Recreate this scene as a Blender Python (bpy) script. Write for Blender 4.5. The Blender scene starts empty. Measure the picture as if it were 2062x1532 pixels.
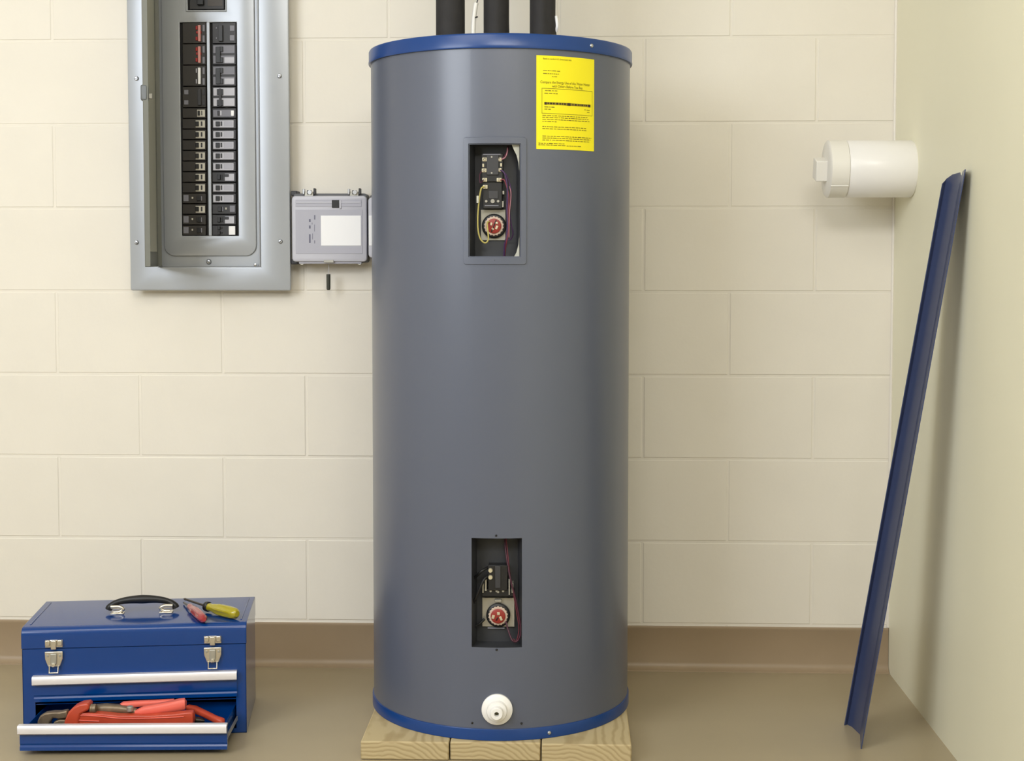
import bpy, bmesh, math, random
from mathutils import Vector, Matrix, Euler

random.seed(7)
SC = bpy.context.scene
COL = SC.collection

# ------------------------------------------------------------------ camera
FPX, IMW, IMH = 2900.0, 2062.0, 1532.0
PX, PY = 1031.0, 670.0                      # principal point (lens shifted)
YAW = math.atan(109 / 2900); PIT = math.radians(3.0)
EYE = Vector((0, -3.5, 1.01))
FWD = Vector((-math.sin(YAW) * math.cos(PIT), math.cos(YAW) * math.cos(PIT), -math.sin(PIT)))
RIGHT = Vector((math.cos(YAW), math.sin(YAW), 0))
UP = RIGHT.cross(FWD)
cam = bpy.data.cameras.new('camera'); camo = bpy.data.objects.new('camera', cam); COL.objects.link(camo)
camo.location = EYE
camo.rotation_euler = Euler((math.pi / 2 - PIT, 0, YAW), 'XYZ')
cam.sensor_width = 36; cam.lens = 36 * FPX / IMW
cam.shift_x = -(PX - IMW / 2) / IMW
cam.shift_y = (PY - IMH / 2) / IMW
cam.clip_start = 0.05
SC.camera = camo

# ------------------------------------------------------------------ light
SC.view_settings.view_transform = 'Standard'
SC.view_settings.look = 'None'
SC.view_settings.gamma = 1
SC.view_settings.use_curve_mapping = False
SC.view_settings.exposure = 0.0
w = bpy.data.worlds.new('world'); SC.world = w; w.use_nodes = True
w.node_tree.nodes['Background'].inputs[0].default_value = (0.8, 0.85, 1, 1)
w.node_tree.nodes['Background'].inputs[1].default_value = 0.15


def area(name, loc, target, sx, sy, power, color):
    l = bpy.data.lights.new(name, 'AREA'); l.shape = 'RECTANGLE'; l.size = sx; l.size_y = sy
    l.energy = power; l.color = color
    o = bpy.data.objects.new(name, l); COL.objects.link(o); o.location = loc
    o.rotation_euler = (Vector(target) - Vector(loc)).to_track_quat('-Z', 'Y').to_euler()
    return o


area('window_light', (-2.1, -3.2, 1.95), (-0.1, -0.2, 0.9), 1.4, 1.2, 49, (0.86, 0.92, 1.0))
area('ceiling_fill', (-0.9, -2.3, 2.64), (-0.9, -2.0, 0), 1.3, 0.9, 14, (1.0, 0.98, 0.94))  # unseen lamp, added as soft overhead fill
area('ceiling_fill', (0.15, -3.6, 2.64), (0.2, -2.2, 0), 1.4, 1.0, 66, (1.0, 0.98, 0.94))  # unseen lamp, added near the camera to lift the shadows


# ------------------------------------------------------------------ measuring helpers
def ray(x, y): return FWD + RIGHT * ((x - PX) / FPX) - UP * ((y - PY) / FPX)
def at(x, y, Y):
    r = ray(x, y); return EYE + r * ((Y - EYE.y) / r.y)
def at_x(x, y, X):
    r = ray(x, y); return EYE + r * ((X - EYE.x) / r.x)
def at_z(x, y, Z):
    r = ray(x, y); return EYE + r * ((Z - EYE.z) / r.z)
TC = Vector((-0.1425, -0.37, 0)); TR = 0.2785
def on_tank(x, y, R=TR):
    """(angle from the tank's front, height) of the point of the tank's side seen there"""
    r = ray(x, y); ex, ey = EYE.x - TC.x, EYE.y - TC.y
    a = r.x ** 2 + r.y ** 2; b = 2 * (ex * r.x + ey * r.y); c = ex * ex + ey * ey - R * R
    t = (-b - math.sqrt(b * b - 4 * a * c)) / (2 * a)
    p = EYE + r * t
    return math.atan2(p.x - TC.x, -(p.y - TC.y)), p.z
def tank_pt(ang, z, R=TR): return Vector((TC.x + R * math.sin(ang), TC.y - R * math.cos(ang), z))


# ------------------------------------------------------------------ materials
def lin(c):
    out = []
    for v in c[:3]:
        v /= 255.0
        out.append(v / 12.92 if v <= 0.04045 else ((v + 0.055) / 1.055) ** 2.4)
    return (*out, 1)


def mat(name, rgb, rough=0.5, metal=0.0, var=0.0, vscale=8, bump=0.0, bscale=200, coat=0.0, spec=0.5, trans=0.0, stretch=None, emit=0):
    m = bpy.data.materials.new(name); m.use_nodes = True
    nt = m.node_tree; b = nt.nodes['Principled BSDF']
    c = lin(rgb)
    b.inputs['Base Color'].default_value = c
    b.inputs['Roughness'].default_value = rough
    b.inputs['Metallic'].default_value = metal
    b.inputs['Specular IOR Level'].default_value = spec
    b.inputs['Coat Weight'].default_value = coat
    b.inputs['Coat Roughness'].default_value = 0.12
    b.inputs['Transmission Weight'].default_value = trans
    tc = nt.nodes.new('ShaderNodeTexCoord'); mp = nt.nodes.new('ShaderNodeMapping')
    nt.links.new(tc.outputs['Object'], mp.inputs[0])
    if stretch: mp.inputs['Scale'].default_value = stretch
    if var > 0:
        n = nt.nodes.new('ShaderNodeTexNoise'); n.inputs['Scale'].default_value = vscale; n.inputs['Detail'].default_value = 4
        nt.links.new(mp.outputs[0], n.inputs['Vector'])
        r = nt.nodes.new('ShaderNodeValToRGB')
        r.color_ramp.elements[0].position = 0.3; r.color_ramp.elements[1].position = 0.7
        r.color_ramp.elements[0].color = tuple(max(0, v * (1 - var)) for v in c[:3]) + (1,)
        r.color_ramp.elements[1].color = tuple(min(1, v * (1 + var)) for v in c[:3]) + (1,)
        nt.links.new(n.outputs['Fac'], r.inputs[0]); nt.links.new(r.outputs[0], b.inputs['Base Color'])
    if bump > 0:
        n = nt.nodes.new('ShaderNodeTexNoise'); n.inputs['Scale'].default_value = bscale; n.inputs['Detail'].default_value = 3
        nt.links.new(mp.outputs[0], n.inputs['Vector'])
        bp = nt.nodes.new('ShaderNodeBump'); bp.inputs['Strength'].default_value = bump; bp.inputs['Distance'].default_value = 0.002
        nt.links.new(n.outputs['Fac'], bp.inputs['Height']); nt.links.new(bp.outputs[0], b.inputs['Normal'])
    return m


def wood_mat(name, rgb, dark):
    m = mat(name, rgb, 0.7)
    nt = m.node_tree; b = nt.nodes['Principled BSDF']
    tc = nt.nodes.new('ShaderNodeTexCoord'); mp = nt.nodes.new('ShaderNodeMapping')
    nt.links.new(tc.outputs['Object'], mp.inputs[0])
    mp.inputs['Location'].default_value = (0.02, 0, 0.10); mp.inputs['Scale'].default_value = (1, 0.35, 1)
    n = nt.nodes.new('ShaderNodeTexNoise'); n.inputs['Scale'].default_value = 9; n.inputs['Detail'].default_value = 3
    nt.links.new(mp.outputs[0], n.inputs['Vector'])
    mx = nt.nodes.new('ShaderNodeMix'); mx.data_type = 'VECTOR'; mx.inputs[0].default_value = 0.045
    nt.links.new(mp.outputs[0], mx.inputs[4]); nt.links.new(n.outputs['Color'], mx.inputs[5])
    wv = nt.nodes.new('ShaderNodeTexWave'); wv.wave_type = 'RINGS'; wv.rings_direction = 'Y'
    wv.inputs['Scale'].default_value = 38; wv.inputs['Distortion'].default_value = 1.5; wv.inputs['Detail'].default_value = 3
    nt.links.new(mx.outputs[1], wv.inputs['Vector'])
    r = nt.nodes.new('ShaderNodeValToRGB')
    r.color_ramp.elements[0].color = lin(dark); r.color_ramp.elements[1].color = lin(rgb)
    r.color_ramp.elements[0].position = 0.0; r.color_ramp.elements[1].position = 0.6
    nt.links.new(wv.outputs['Fac'], r.inputs[0]); nt.links.new(r.outputs[0], b.inputs['Base Color'])
    bp = nt.nodes.new('ShaderNodeBump'); bp.inputs['Strength'].default_value = 0.25; bp.inputs['Distance'].default_value = 0.001
    nt.links.new(wv.outputs['Fac'], bp.inputs['Height']); nt.links.new(bp.outputs[0], b.inputs['Normal'])
    return m


M = {
    'wall': mat('cream block paint', (236, 230, 218), 0.55, var=0.02, vscale=5, bump=0.10, bscale=90),
    'wall_r': mat('pale yellow wall paint', (243, 239, 214), 0.5, var=0.015, vscale=3, bump=0.04, bscale=60),
    'ceil': mat('white ceiling paint', (235, 232, 222), 0.8),
    'caulk': mat('caulk bead', (236, 230, 220), 0.4),
    'floor': mat('tan floor coating', (166, 152, 124), 0.38, var=0.05, vscale=3, bump=0.03, bscale=40),
    'cove': mat('brown cove base', (162, 142, 116), 0.42, var=0.03, vscale=6),
    'jacket': mat('grey jacket enamel', (88, 94, 111), 0.36, spec=0.6, coat=0.3, bump=0.02, bscale=14),
    'blue': mat('blue cap enamel', (18, 62, 128), 0.28),
    'panel': mat('grey panel enamel', (174, 178, 184), 0.30, metal=0.2, var=0.02, vscale=6),
    'panel_dark': mat('black bay', (22, 22, 24), 0.7),
    'blk': mat('black breaker plastic', (26, 26, 28), 0.42),
    'dgrey': mat('dark grey breaker plastic', (54, 54, 58), 0.5),
    'lgrey': mat('light grey breaker plastic', (196, 196, 206), 0.5),
    'mgrey': mat('mid grey breaker plastic', (128, 128, 138), 0.5),
    'beige': mat('beige breaker plastic', (206, 202, 190), 0.5),
    'pink': mat('pale red toggle', (214, 150, 142), 0.45),
    'red': mat('red toggle', (165, 32, 28), 0.4),
    'white': mat('white sticker', (253, 253, 255), 0.5),
    'screw': mat('zinc screw', (190, 192, 196), 0.3, metal=0.9),
    'olive': mat('shaded grey door paint', (118, 119, 112), 0.45),  # door darkened in colour for the shade of its tip flange
    'encl': mat('grey enclosure plastic', (196, 196, 206), 0.42),
    'encl2': mat('darker enclosure inset', (180, 180, 192), 0.45),
    'black': mat('black plastic', (18, 18, 20), 0.45),
    'foam': mat('black pipe foam', (40, 38, 38), 0.75, var=0.15, vscale=40, bump=0.2, bscale=180),
    'yellow': mat('yellow label paper', (250, 236, 24), 0.5),
    'ink': mat('label ink', (112, 102, 22), 0.6),
    'ink_d': mat('dark label ink', (48, 34, 22), 0.6),
    'cavity': mat('dark tank wall', (50, 52, 57), 0.5, var=0.12, vscale=14),
    'insul': mat('torn insulation', (196, 196, 184), 0.9, var=0.12, vscale=60, bump=0.6, bscale=120),
    'brass': mat('pale brass screw', (220, 212, 186), 0.3, metal=0.55),
    'steel': mat('dull steel', (176, 174, 166), 0.35, metal=0.6, var=0.08, vscale=60),
    'reset': mat('red dial', (146, 44, 36), 0.45),
    'wy': mat('yellow wire', (178, 166, 92), 0.5),
    'wp': mat('purple wire', (66, 38, 82), 0.5),
    'wr': mat('red wire', (116, 46, 58), 0.5),
    'wk': mat('pink wire', (170, 116, 126), 0.5),
    'wb': mat('black wire', (16, 16, 18), 0.5),
    'wm': mat('maroon wire', (70, 28, 46), 0.5),
    'pvc': mat('white pvc', (246, 244, 242), 0.30),
    'pvc2': mat('cream pvc', (238, 235, 228), 0.35),
    'hole': mat('valve bore', (96, 90, 60), 0.7),
    'wood': wood_mat('pine', (192, 174, 134), (172, 152, 112)),
    'navy': mat('navy enamel', (62, 72, 106), 0.30, var=0.06, vscale=8),
    'tool': mat('toolbox blue enamel', (0, 58, 128), 0.16, coat=0.2),
    'tool_in': mat('drawer blue enamel', (20, 56, 124), 0.35),
    'alu': mat('brushed aluminium', (226, 222, 224), 0.35, metal=0.35, var=0.03, vscale=30, stretch=(1, 30, 30)),
    'chrome': mat('chrome', (214, 208, 196), 0.22, metal=0.85),
    'wrench_r': mat('orange red enamel', (190, 72, 46), 0.36, var=0.08, vscale=30),
    'wrench_p': mat('salmon grip', (232, 108, 92), 0.45),
    'jaw': mat('worn jaw steel', (128, 112, 92), 0.45, metal=0.5, var=0.25, vscale=60),
    'yhandle': mat('clear yellow handle', (190, 176, 34), 0.15, trans=0.25, coat=0.5),
    'rhandle': mat('clear red handle', (176, 54, 62), 0.18, trans=0.2, coat=0.5),
    'shaft': mat('dark blade steel', (74, 66, 60), 0.3, metal=0.8),
}

M['jacket'].node_tree.nodes['Principled BSDF'].inputs['Coat Roughness'].default_value = 0.24


# ------------------------------------------------------------------ mesh building
class MB:
    def __init__(s): s.v = []; s.f = []
    def add(s, vs, fs):
        o = len(s.v); s.v += [tuple(v) for v in vs]; s.f += [tuple(i + o for i in f) for f in fs]; return s
    def box(s, c, d, rot=None):
        x, y, z = d[0] / 2, d[1] / 2, d[2] / 2
        vs = [Vector(p) for p in ((-x, -y, -z), (x, -y, -z), (x, y, -z), (-x, y, -z), (-x, -y, z), (x, -y, z), (x, y, z), (-x, y, z))]
        if rot is not None: vs = [rot @ p for p in vs]
        return s.add([p + Vector(c) for p in vs], [(0, 3, 2, 1), (4, 5, 6, 7), (0, 1, 5, 4), (1, 2, 6, 5), (2, 3, 7, 6), (3, 0, 4, 7)])
    def box2(s, a, b):
        return s.box([(a[i] + b[i]) / 2 for i in range(3)], [abs(b[i] - a[i]) for i in range(3)])
    def lathe(s, prof, origin=(0, 0, 0), axis=(0, 0, 1), n=32):
        """prof: (radius, height along axis)"""
        q = Vector((0, 0, 1)).rotation_difference(Vector(axis)); o = Vector(origin); vs = []; fs = []
        for r, h in prof:
            for k in range(n):
                a = 2 * math.pi * k / n; vs.append(o + q @ Vector((r * math.cos(a), r * math.sin(a), h)))
        for i in range(len(prof) - 1):
            for k in range(n):
                k2 = (k + 1) % n; fs.append((i * n + k, i * n + k2, (i + 1) * n + k2, (i + 1) * n + k))
        fs.append(tuple(reversed(range(n)))); fs.append(tuple(range((len(prof) - 1) * n, len(prof) * n)))
        return s.add(vs, fs)
    def cyl(s, a, b, r, n=20, r2=None):
        a, b = Vector(a), Vector(b); d = b - a
        return s.lathe([(r, 0), (r if r2 is None else r2, d.length)], a, d.normalized(), n)
    def tube(s, pts, r, n=8, smooth=6, closed=False):
        pts = [Vector(p) for p in pts]
        if smooth > 1 and len(pts) > 2:
            out = []; N = len(pts)
            for i in range(N - 1):
                p0, p1, p2, p3 = pts[max(i - 1, 0)], pts[i], pts[i + 1], pts[min(i + 2, N - 1)]
                for k in range(smooth):
                    t = k / smooth
                    out.append(0.5 * ((2 * p1) + (p2 - p0) * t + (2 * p0 - 5 * p1 + 4 * p2 - p3) * t * t + (3 * p1 - p0 - 3 * p2 + p3) * t ** 3))
            out.append(pts[-1]); rs = r
            if isinstance(r, (list, tuple)):
                rs = []
                for i in range(N - 1):
                    rs += [r[i] + (r[i + 1] - r[i]) * k / smooth for k in range(smooth)]
                rs.append(r[-1])
            pts = out; r = rs
        N = len(pts)
        rr = r if isinstance(r, (list, tuple)) else [r] * N
        t0 = (pts[1] - pts[0]).normalized(); nrm = t0.orthogonal().normalized(); vs = []; fs = []
        prev = t0
        for i, p in enumerate(pts):
            t = (pts[min(i + 1, N - 1)] - pts[max(i - 1, 0)]).normalized()
            q = prev.rotation_difference(t); nrm = (q @ nrm).normalized(); prev = t; bn = t.cross(nrm)
            for k in range(n):
                a = 2 * math.pi * k / n; vs.append(p + (nrm * math.cos(a) + bn * math.sin(a)) * rr[i])
        for i in range(N - 1):
            for k in range(n):
                k2 = (k + 1) % n; fs.append((i * n + k, i * n + k2, (i + 1) * n + k2, (i + 1) * n + k))
        fs.append(tuple(reversed(range(n)))); fs.append(tuple(range((N - 1) * n, N * n)))
        return s.add(vs, fs)
    def prism(s, poly, ax, a, b):
        """poly in the two axes other than AX (kept in x,y,z order), extruded from a to b along AX"""
        n = len(poly); vs = []
        for h in (a, b):
            for p in poly:
                q = list(p); q.insert(ax, h); vs.append(q)
        fs = [tuple(range(n)), tuple(reversed(range(n, 2 * n)))] + [(i, i + n, (i + 1) % n + n, (i + 1) % n) for i in range(n)]
        return s.add(vs, fs)
    def build(s, name, m, parent=None, bevel=0.0, seg=2, angle=35, local=False, smooth=True):
        off = Vector((0, 0, 0))
        if parent is not None and not local:
            p = parent
            while p is not None: off += p.location; p = p.parent
        me = bpy.data.meshes.new(name)
        me.from_pydata([tuple(Vector(v) - off) for v in s.v], [], s.f)
        bm = bmesh.new(); bm.from_mesh(me); bmesh.ops.recalc_face_normals(bm, faces=bm.faces); bm.to_mesh(me); bm.free()
        return finish(name, me, m, parent, bevel, seg, angle, smooth)


def finish(name, me, m, parent=None, bevel=0.0, seg=2, angle=35, smooth=True):
    o = bpy.data.objects.new(name, me); COL.objects.link(o)
    me.materials.append(m)
    if smooth:
        me.shade_smooth(); me.set_sharp_from_angle(angle=math.radians(angle))
    if bevel > 0:
        b = o.modifiers.new('bevel', 'BEVEL'); b.width = bevel; b.segments = seg; b.limit_method = 'ANGLE'; b.angle_limit = math.radians(40)
    if parent is not None: o.parent = parent
    return o


def curve_mesh(data):
    o = bpy.data.objects.new('tmp', data); COL.objects.link(o)
    dg = bpy.context.evaluated_depsgraph_get()
    me = bpy.data.meshes.new_from_object(o.evaluated_get(dg))
    bpy.data.objects.remove(o); bpy.data.curves.remove(data)
    return me


def plate(name, polys, y_front, thick, m, parent, bevel=0.0):
    """flat plate facing -Y; polys of (x, z) in world, inner ones are cut-outs"""
    cu = bpy.data.curves.new('tmp', 'CURVE'); cu.dimensions = '2D'; cu.fill_mode = 'BOTH'
    cu.extrude = thick / 2 - bevel; cu.bevel_depth = bevel; cu.bevel_resolution = 1; cu.offset = -bevel
    for poly in polys:
        sp = cu.splines.new('POLY'); sp.points.add(len(poly) - 1); sp.use_cyclic_u = True
        for p, q in zip(sp.points, poly): p.co = (q[0], q[1], 0, 1)
    me = curve_mesh(cu)
    off = Vector((0, 0, 0)); p = parent
    while p is not None: off += p.location; p = p.parent
    for v in me.vertices:
        x, z, d = v.co
        v.co = Vector((x, y_front + thick / 2 - d, z)) - off
    bm = bmesh.new(); bm.from_mesh(me); bmesh.ops.remove_doubles(bm, verts=bm.verts, dist=1e-5)
    bmesh.ops.recalc_face_normals(bm, faces=bm.faces); bm.to_mesh(me); bm.free()
    me.name = name
    return finish(name, me, m, parent, angle=30)


def rrect(x0, x1, z0, z1, r, n=6, corners=(1, 1, 1, 1)):
    """rounded rectangle, corners order: bottom-left, bottom-right, top-right, top-left"""
    out = []
    for (cx, cz, a0, on) in ((x0 + r, z0 + r, 180, corners[0]), (x1 - r, z0 + r, 270, corners[1]), (x1 - r, z1 - r, 0, corners[2]), (x0 + r, z1 - r, 90, corners[3])):
        if on:
            for k in range(n + 1):
                a = math.radians(a0 + 90 * k / n); out.append((cx + r * math.cos(a), cz + r * math.sin(a)))
        else:
            out.append((x0 if cx < (x0 + x1) / 2 else x1, z0 if cz < (z0 + z1) / 2 else z1))
    return out


def thing(name, label, cat, loc, rotz=0, group=None):
    o = bpy.data.objects.new(name, None); COL.objects.link(o); o.location = loc; o.rotation_euler = (0, 0, rotz)
    o.empty_display_size = 0.05
    return tag(o, label, cat, group)


def tag(o, label, cat, group=None):
    o['label'] = label; o['category'] = cat
    if group: o['group'] = group
    return o


def struct(o, label=None):
    o['kind'] = 'structure'
    if label: o['label'] = label
    return o


# ================================================================== THE ROOM
XR, XL, YF, ZC = 0.787, -3.2, -5.4, 2.7
struct(MB().box2((XL - .1, YF - .1, -0.1), (XR + .1, 0.1, 0)).build('floor', M['floor']), 'smooth tan coated concrete floor')
struct(MB().box2((XL - .1, YF - .1, ZC), (XR + .1, 0.1, ZC + .1)).build('ceiling', M['ceil']), 'white painted ceiling above the tank')
struct(MB().box2((XR, YF, 0), (XR + .1, 0.1, ZC)).build('wall_right', M['wall_r']), 'smooth pale yellow wall on the right')
struct(MB().box2((XL - .1, YF, 0), (XL, 0.1, ZC)).build('wall_left', M['ceil']), 'white wall at the left')
struct(MB().box2((XL, YF - .1, 0), (XR, YF, ZC)).build('wall_front', M['ceil']), 'white wall behind the viewer')
REC = 0.0014
wb = struct(MB().box2((XL, REC, 0), (XR, 0.1, ZC)).build('wall_back', M['wall']), 'cream painted concrete block wall behind the tank')
JW = 0.0055
Z0, DZ, SX = 0.1125, 0.2035, 0.412
blocks = {}
def block_mesh(wd, ht):
    key = (round(wd, 4), round(ht, 4))
    if key not in blocks:
        c = 0.0016; x, z = wd / 2, ht / 2
        vs = [(-x, REC, -z), (x, REC, -z), (x, REC, z), (-x, REC, z), (-x, REC * .75, -z), (x, REC * .75, -z), (x, REC * .75, z), (-x, REC * .75, z),
              (-x + c, 0, -z + c), (x - c, 0, -z + c), (x - c, 0, z - c), (-x + c, 0, z - c)]
        fs = [(8, 9, 10, 11)]
        for i in range(4):
            j = (i + 1) % 4; fs += [(i, j, j + 4, i + 4), (i + 4, j + 4, j + 8, i + 8)]
        me = bpy.data.meshes.new('block'); me.from_pydata(vs, [], fs)
        bm = bmesh.new(); bm.from_mesh(me); bmesh.ops.recalc_face_normals(bm, faces=bm.faces); bm.to_mesh(me); bm.free()
        me.materials.append(M['wall']); blocks[key] = me
    return blocks[key]
for k in range(-1, 13):
    za, zb = Z0 + k * DZ, Z0 + (k + 1) * DZ
    za, zb = max(za, 0), min(zb, ZC)
    if zb - za < .02: continue
    ph = 0.187 if k % 2 == 0 else 0.394           # vertical joints step by half a block each course
    x = ph - SX * math.ceil((ph - XL) / SX)
    while x < XR:
        a, b = max(x, XL), min(x + SX, XR); x += SX
        if b - a < .02 or b < -1.75: continue
        bo = bpy.data.objects.new('block', block_mesh(b - a - JW, zb - za - JW)); COL.objects.link(bo); bo.parent = wb
        bo.location = ((a + b) / 2, random.uniform(-.0004, .0004), (za + zb) / 2)
# cove base along the block wall
pf = [(0, 0), (-0.020, 0), (-0.0195, .003), (-0.013, .0055), (-0.007, .011), (-0.0045, .020), (-0.004, .100), (-0.006, .104), (-0.0045, .1085), (0, .1085)]
cb = MB().prism(pf, 0, XL, XR - .001).build('baseboard_back', M['cove'], angle=50)
struct(cb, 'brown rubber cove base along the block wall')
tr = MB()
tr.tube([(XR - .002, -.002, .11), (XR - .0025, -.0025, .5), (XR - .0015, -.0015, 1.0), (XR - .0025, -.003, 1.6), (XR - .002, -.002, 2.69)], .004, 8)
struct(tr.build('trim_1', M['caulk']), 'white caulk bead in the corner of the walls')

# ================================================================== WATER HEATER
WH = thing('water_heater', 'tall grey cylindrical water heater with blue rims and two open access holes', 'water heater', (TC.x, TC.y, .0385))
ZB = .0385
a0, zt = on_tank(945, 291); a1, zb_ = on_tank(1047, 516); UH = (a0, a1, zb_, zt)
a0, zt = on_tank(949.5, 1083); a1, zb_ = on_tank(1051, 1303); LH = (a0, a1, zb_, zt)
# jacket with the two access holes cut through
angs = sorted(set([round(-math.pi + 2 * math.pi * k / 112, 5) for k in range(112)] + [round(h[i], 5) for h in (UH, LH) for i in (0, 1)]))
zs = sorted([ZB + .004, .3, .6, .9, 1.2, 1.43] + [h[i] for h in (UH, LH) for i in (2, 3)])
jk = MB(); n = len(angs)
jv = [tank_pt(a, z) for z in zs for a in angs]; jf = []
for i in range(len(zs) - 1):
    zc = (zs[i] + zs[i + 1]) / 2
    for k in range(n):
        k2 = (k + 1) % n
        ac = (angs[k] + (angs[k2] if k2 else math.pi)) / 2
        if any(h[0] < ac < h[1] and h[2] < zc < h[3] for h in (UH, LH)): continue
        jf.append((i * n + k, i * n + k2, (i + 1) * n + k2, (i + 1) * n + k))
jk.add(jv, jf)
J = jk.build('jacket', M['jacket'], WH, angle=60)
def patch(a0, a1, z0, z1, R, n=10):
    b = MB(); vs = []; fs = []
    for z in (z0, z1):
        for k in range(n + 1): vs.append(tank_pt(a0 + (a1 - a0) * k / n, z, R))
    for k in range(n): fs.append((k, k + 1, n + 2 + k, n + 1 + k))
    return b.add(vs, fs)
RIN = .232
for h, nm in ((UH, 'upper'), (LH, 'lower')):
    e = .0; b = patch(h[0] - .03, h[1] + .03, h[2] - .008, h[3] + .008, RIN)
    b.build('inner_tank_wall', M['cavity'], WH, angle=60)
    b = MB(); k = 6
    for (p, q) in (((h[0], h[2]), (h[1], h[2])), ((h[1], h[2]), (h[1], h[3])), ((h[1], h[3]), (h[0], h[3])), ((h[0], h[3]), (h[0], h[2]))):
        for i in range(k):
            A = [p[j] + (q[j] - p[j]) * i / k for j in (0, 1)]; B = [p[j] + (q[j] - p[j]) * (i + 1) / k for j in (0, 1)]
            b.add([tank_pt(*A), tank_pt(*B), tank_pt(*B, RIN - .001), tank_pt(*A, RIN - .001)], [(0, 1, 2, 3)])
    b.build('access_recess', M['cavity'], WH)
# cap and base ring
RC = .2830
cap = MB().lathe([(RC - .004, 1.421), (RC, 1.4205), (RC + .0008, 1.423), (RC, 1.427), (RC, 1.4455), (RC - .002, 1.449), (RC - .008, 1.4505), (.2, 1.452), (.02, 1.454)], (TC.x, TC.y, 0), n=112)
CAP = cap.build('top_cap', M['blue'], WH, angle=40)
RB = .2815
ring = MB().lathe([(RB - .004, ZB), (RB, ZB), (RB, .0600), (RB - .0006, .0612), (RB - .0035, .0615)], (TC.x, TC.y, 0), n=112)
RING = ring.build('base_ring', M['blue'], WH, angle=40)
def screw_on_tank(px, py, R, r, parent, m=M['screw'], name='screw'):
    a, z = on_tank(px, py, R); d = Vector((math.sin(a), -math.cos(a), 0))
    return MB().lathe([(r, -.001), (r, .0012), (r * .7, .0026), (r * .25, .003)], tank_pt(a, z, R), d, 14).build(name, m, parent, angle=50)
for p in ((1191, 92),): screw_on_tank(*p, RC, .0042, CAP)
screw_on_tank(1106, 1475, RB, .0040, RING)
for p in ((951, 1455), (1050, 1456), (999, 1078), (1000, 1308), (996, 524)):
    screw_on_tank(*p, TR, .0022, WH, M['black'], 'pilot_hole')

# raised trim round the upper access hole
ta0, tz1 = on_tank(933, 276); ta1, tz0 = on_tank(1060, 533)
def trim():
    b = MB(); inn = UH; N = 8
    def ring_pts(a0, a1, z0, z1, R, rc):
        # rounded rectangle in angle * TR, z, rc corner radius
        pts = rrect(a0 * TR, a1 * TR, z0, z1, rc, 5)
        out = []
        for i in range(len(pts)):
            p, q = Vector(pts[i]), Vector(pts[(i + 1) % len(pts)])
            m_ = 7 if (q - p).length > .03 else 1
            for k in range(m_):
                t = p + (q - p) * k / m_; out.append(tank_pt(t.x / TR, t.y, R))
        return out
    o1 = ring_pts(ta0, ta1, tz0, tz1, TR - .0005, .006)
    o2 = ring_pts(ta0 + .004, ta1 - .004, tz0 + .0012, tz1 - .0012, TR + .0030, .005)
    o3 = ring_pts(inn[0] - .006, inn[1] + .006, inn[2] - .002, inn[3] + .002, TR + .0030, .0015)
    o4 = ring_pts(inn[0], inn[1], inn[2], inn[3], TR - .004, .001)
    n = len(o1)
    vs = o1 + o2 + o3 + o4; fs = []
    for r in range(3):
        for k in range(n):
            k2 = (k + 1) % n; fs.append((r * n + k, r * n + k2, (r + 1) * n + k2, (r + 1) * n + k))
    return b.add(vs, fs)
trim().build('access_trim', M['jacket'], WH, angle=30)

# torn insulation inside the upper hole, along its right side
Yc = -.6335
ins = [at(1047.5, 290, Yc), at(1030, 290, Yc), at(1034, 300, Yc), at(1040, 312, Yc), at(1044, 328, Yc), at(1046, 350, Yc), at(1046.5, 400, Yc), at(1046, 470, Yc), at(1044, 492, Yc), at(1040, 508, Yc), at(1035, 517, Yc), at(1048, 517, Yc)]
b = MB(); f = [Vector(p) for p in ins]; b.add([p for p in f] + [p + Vector((0, .03, 0)) for p in f],
      [tuple(range(len(f))), tuple(reversed(range(len(f), 2 * len(f))))] + [(i, (i + 1) % len(f), (i + 1) % len(f) + len(f), i + len(f)) for i in range(len(f))])
b.build('insulation', M['insul'], WH)

# thermostats -------------------------------------------------------------
YB = TC.y - RIN                       # surface of the inner tank
def pbox(b, x0, y0, x1, y1, yf, yb):
    p, q = at(x0, y0, yf), at(x1, y1, yf); return b.box2((p.x, yf, p.z), (q.x, yb, q.z))
def pcyl(b, x, y, r, yb, yf, n=20, r2=None):
    p = at(x, y, yf); return b.cyl((p.x, yb, p.z), (p.x, yf, p.z), r, n, r2)
S = .00098                             # metres per picture unit at the hole

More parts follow.
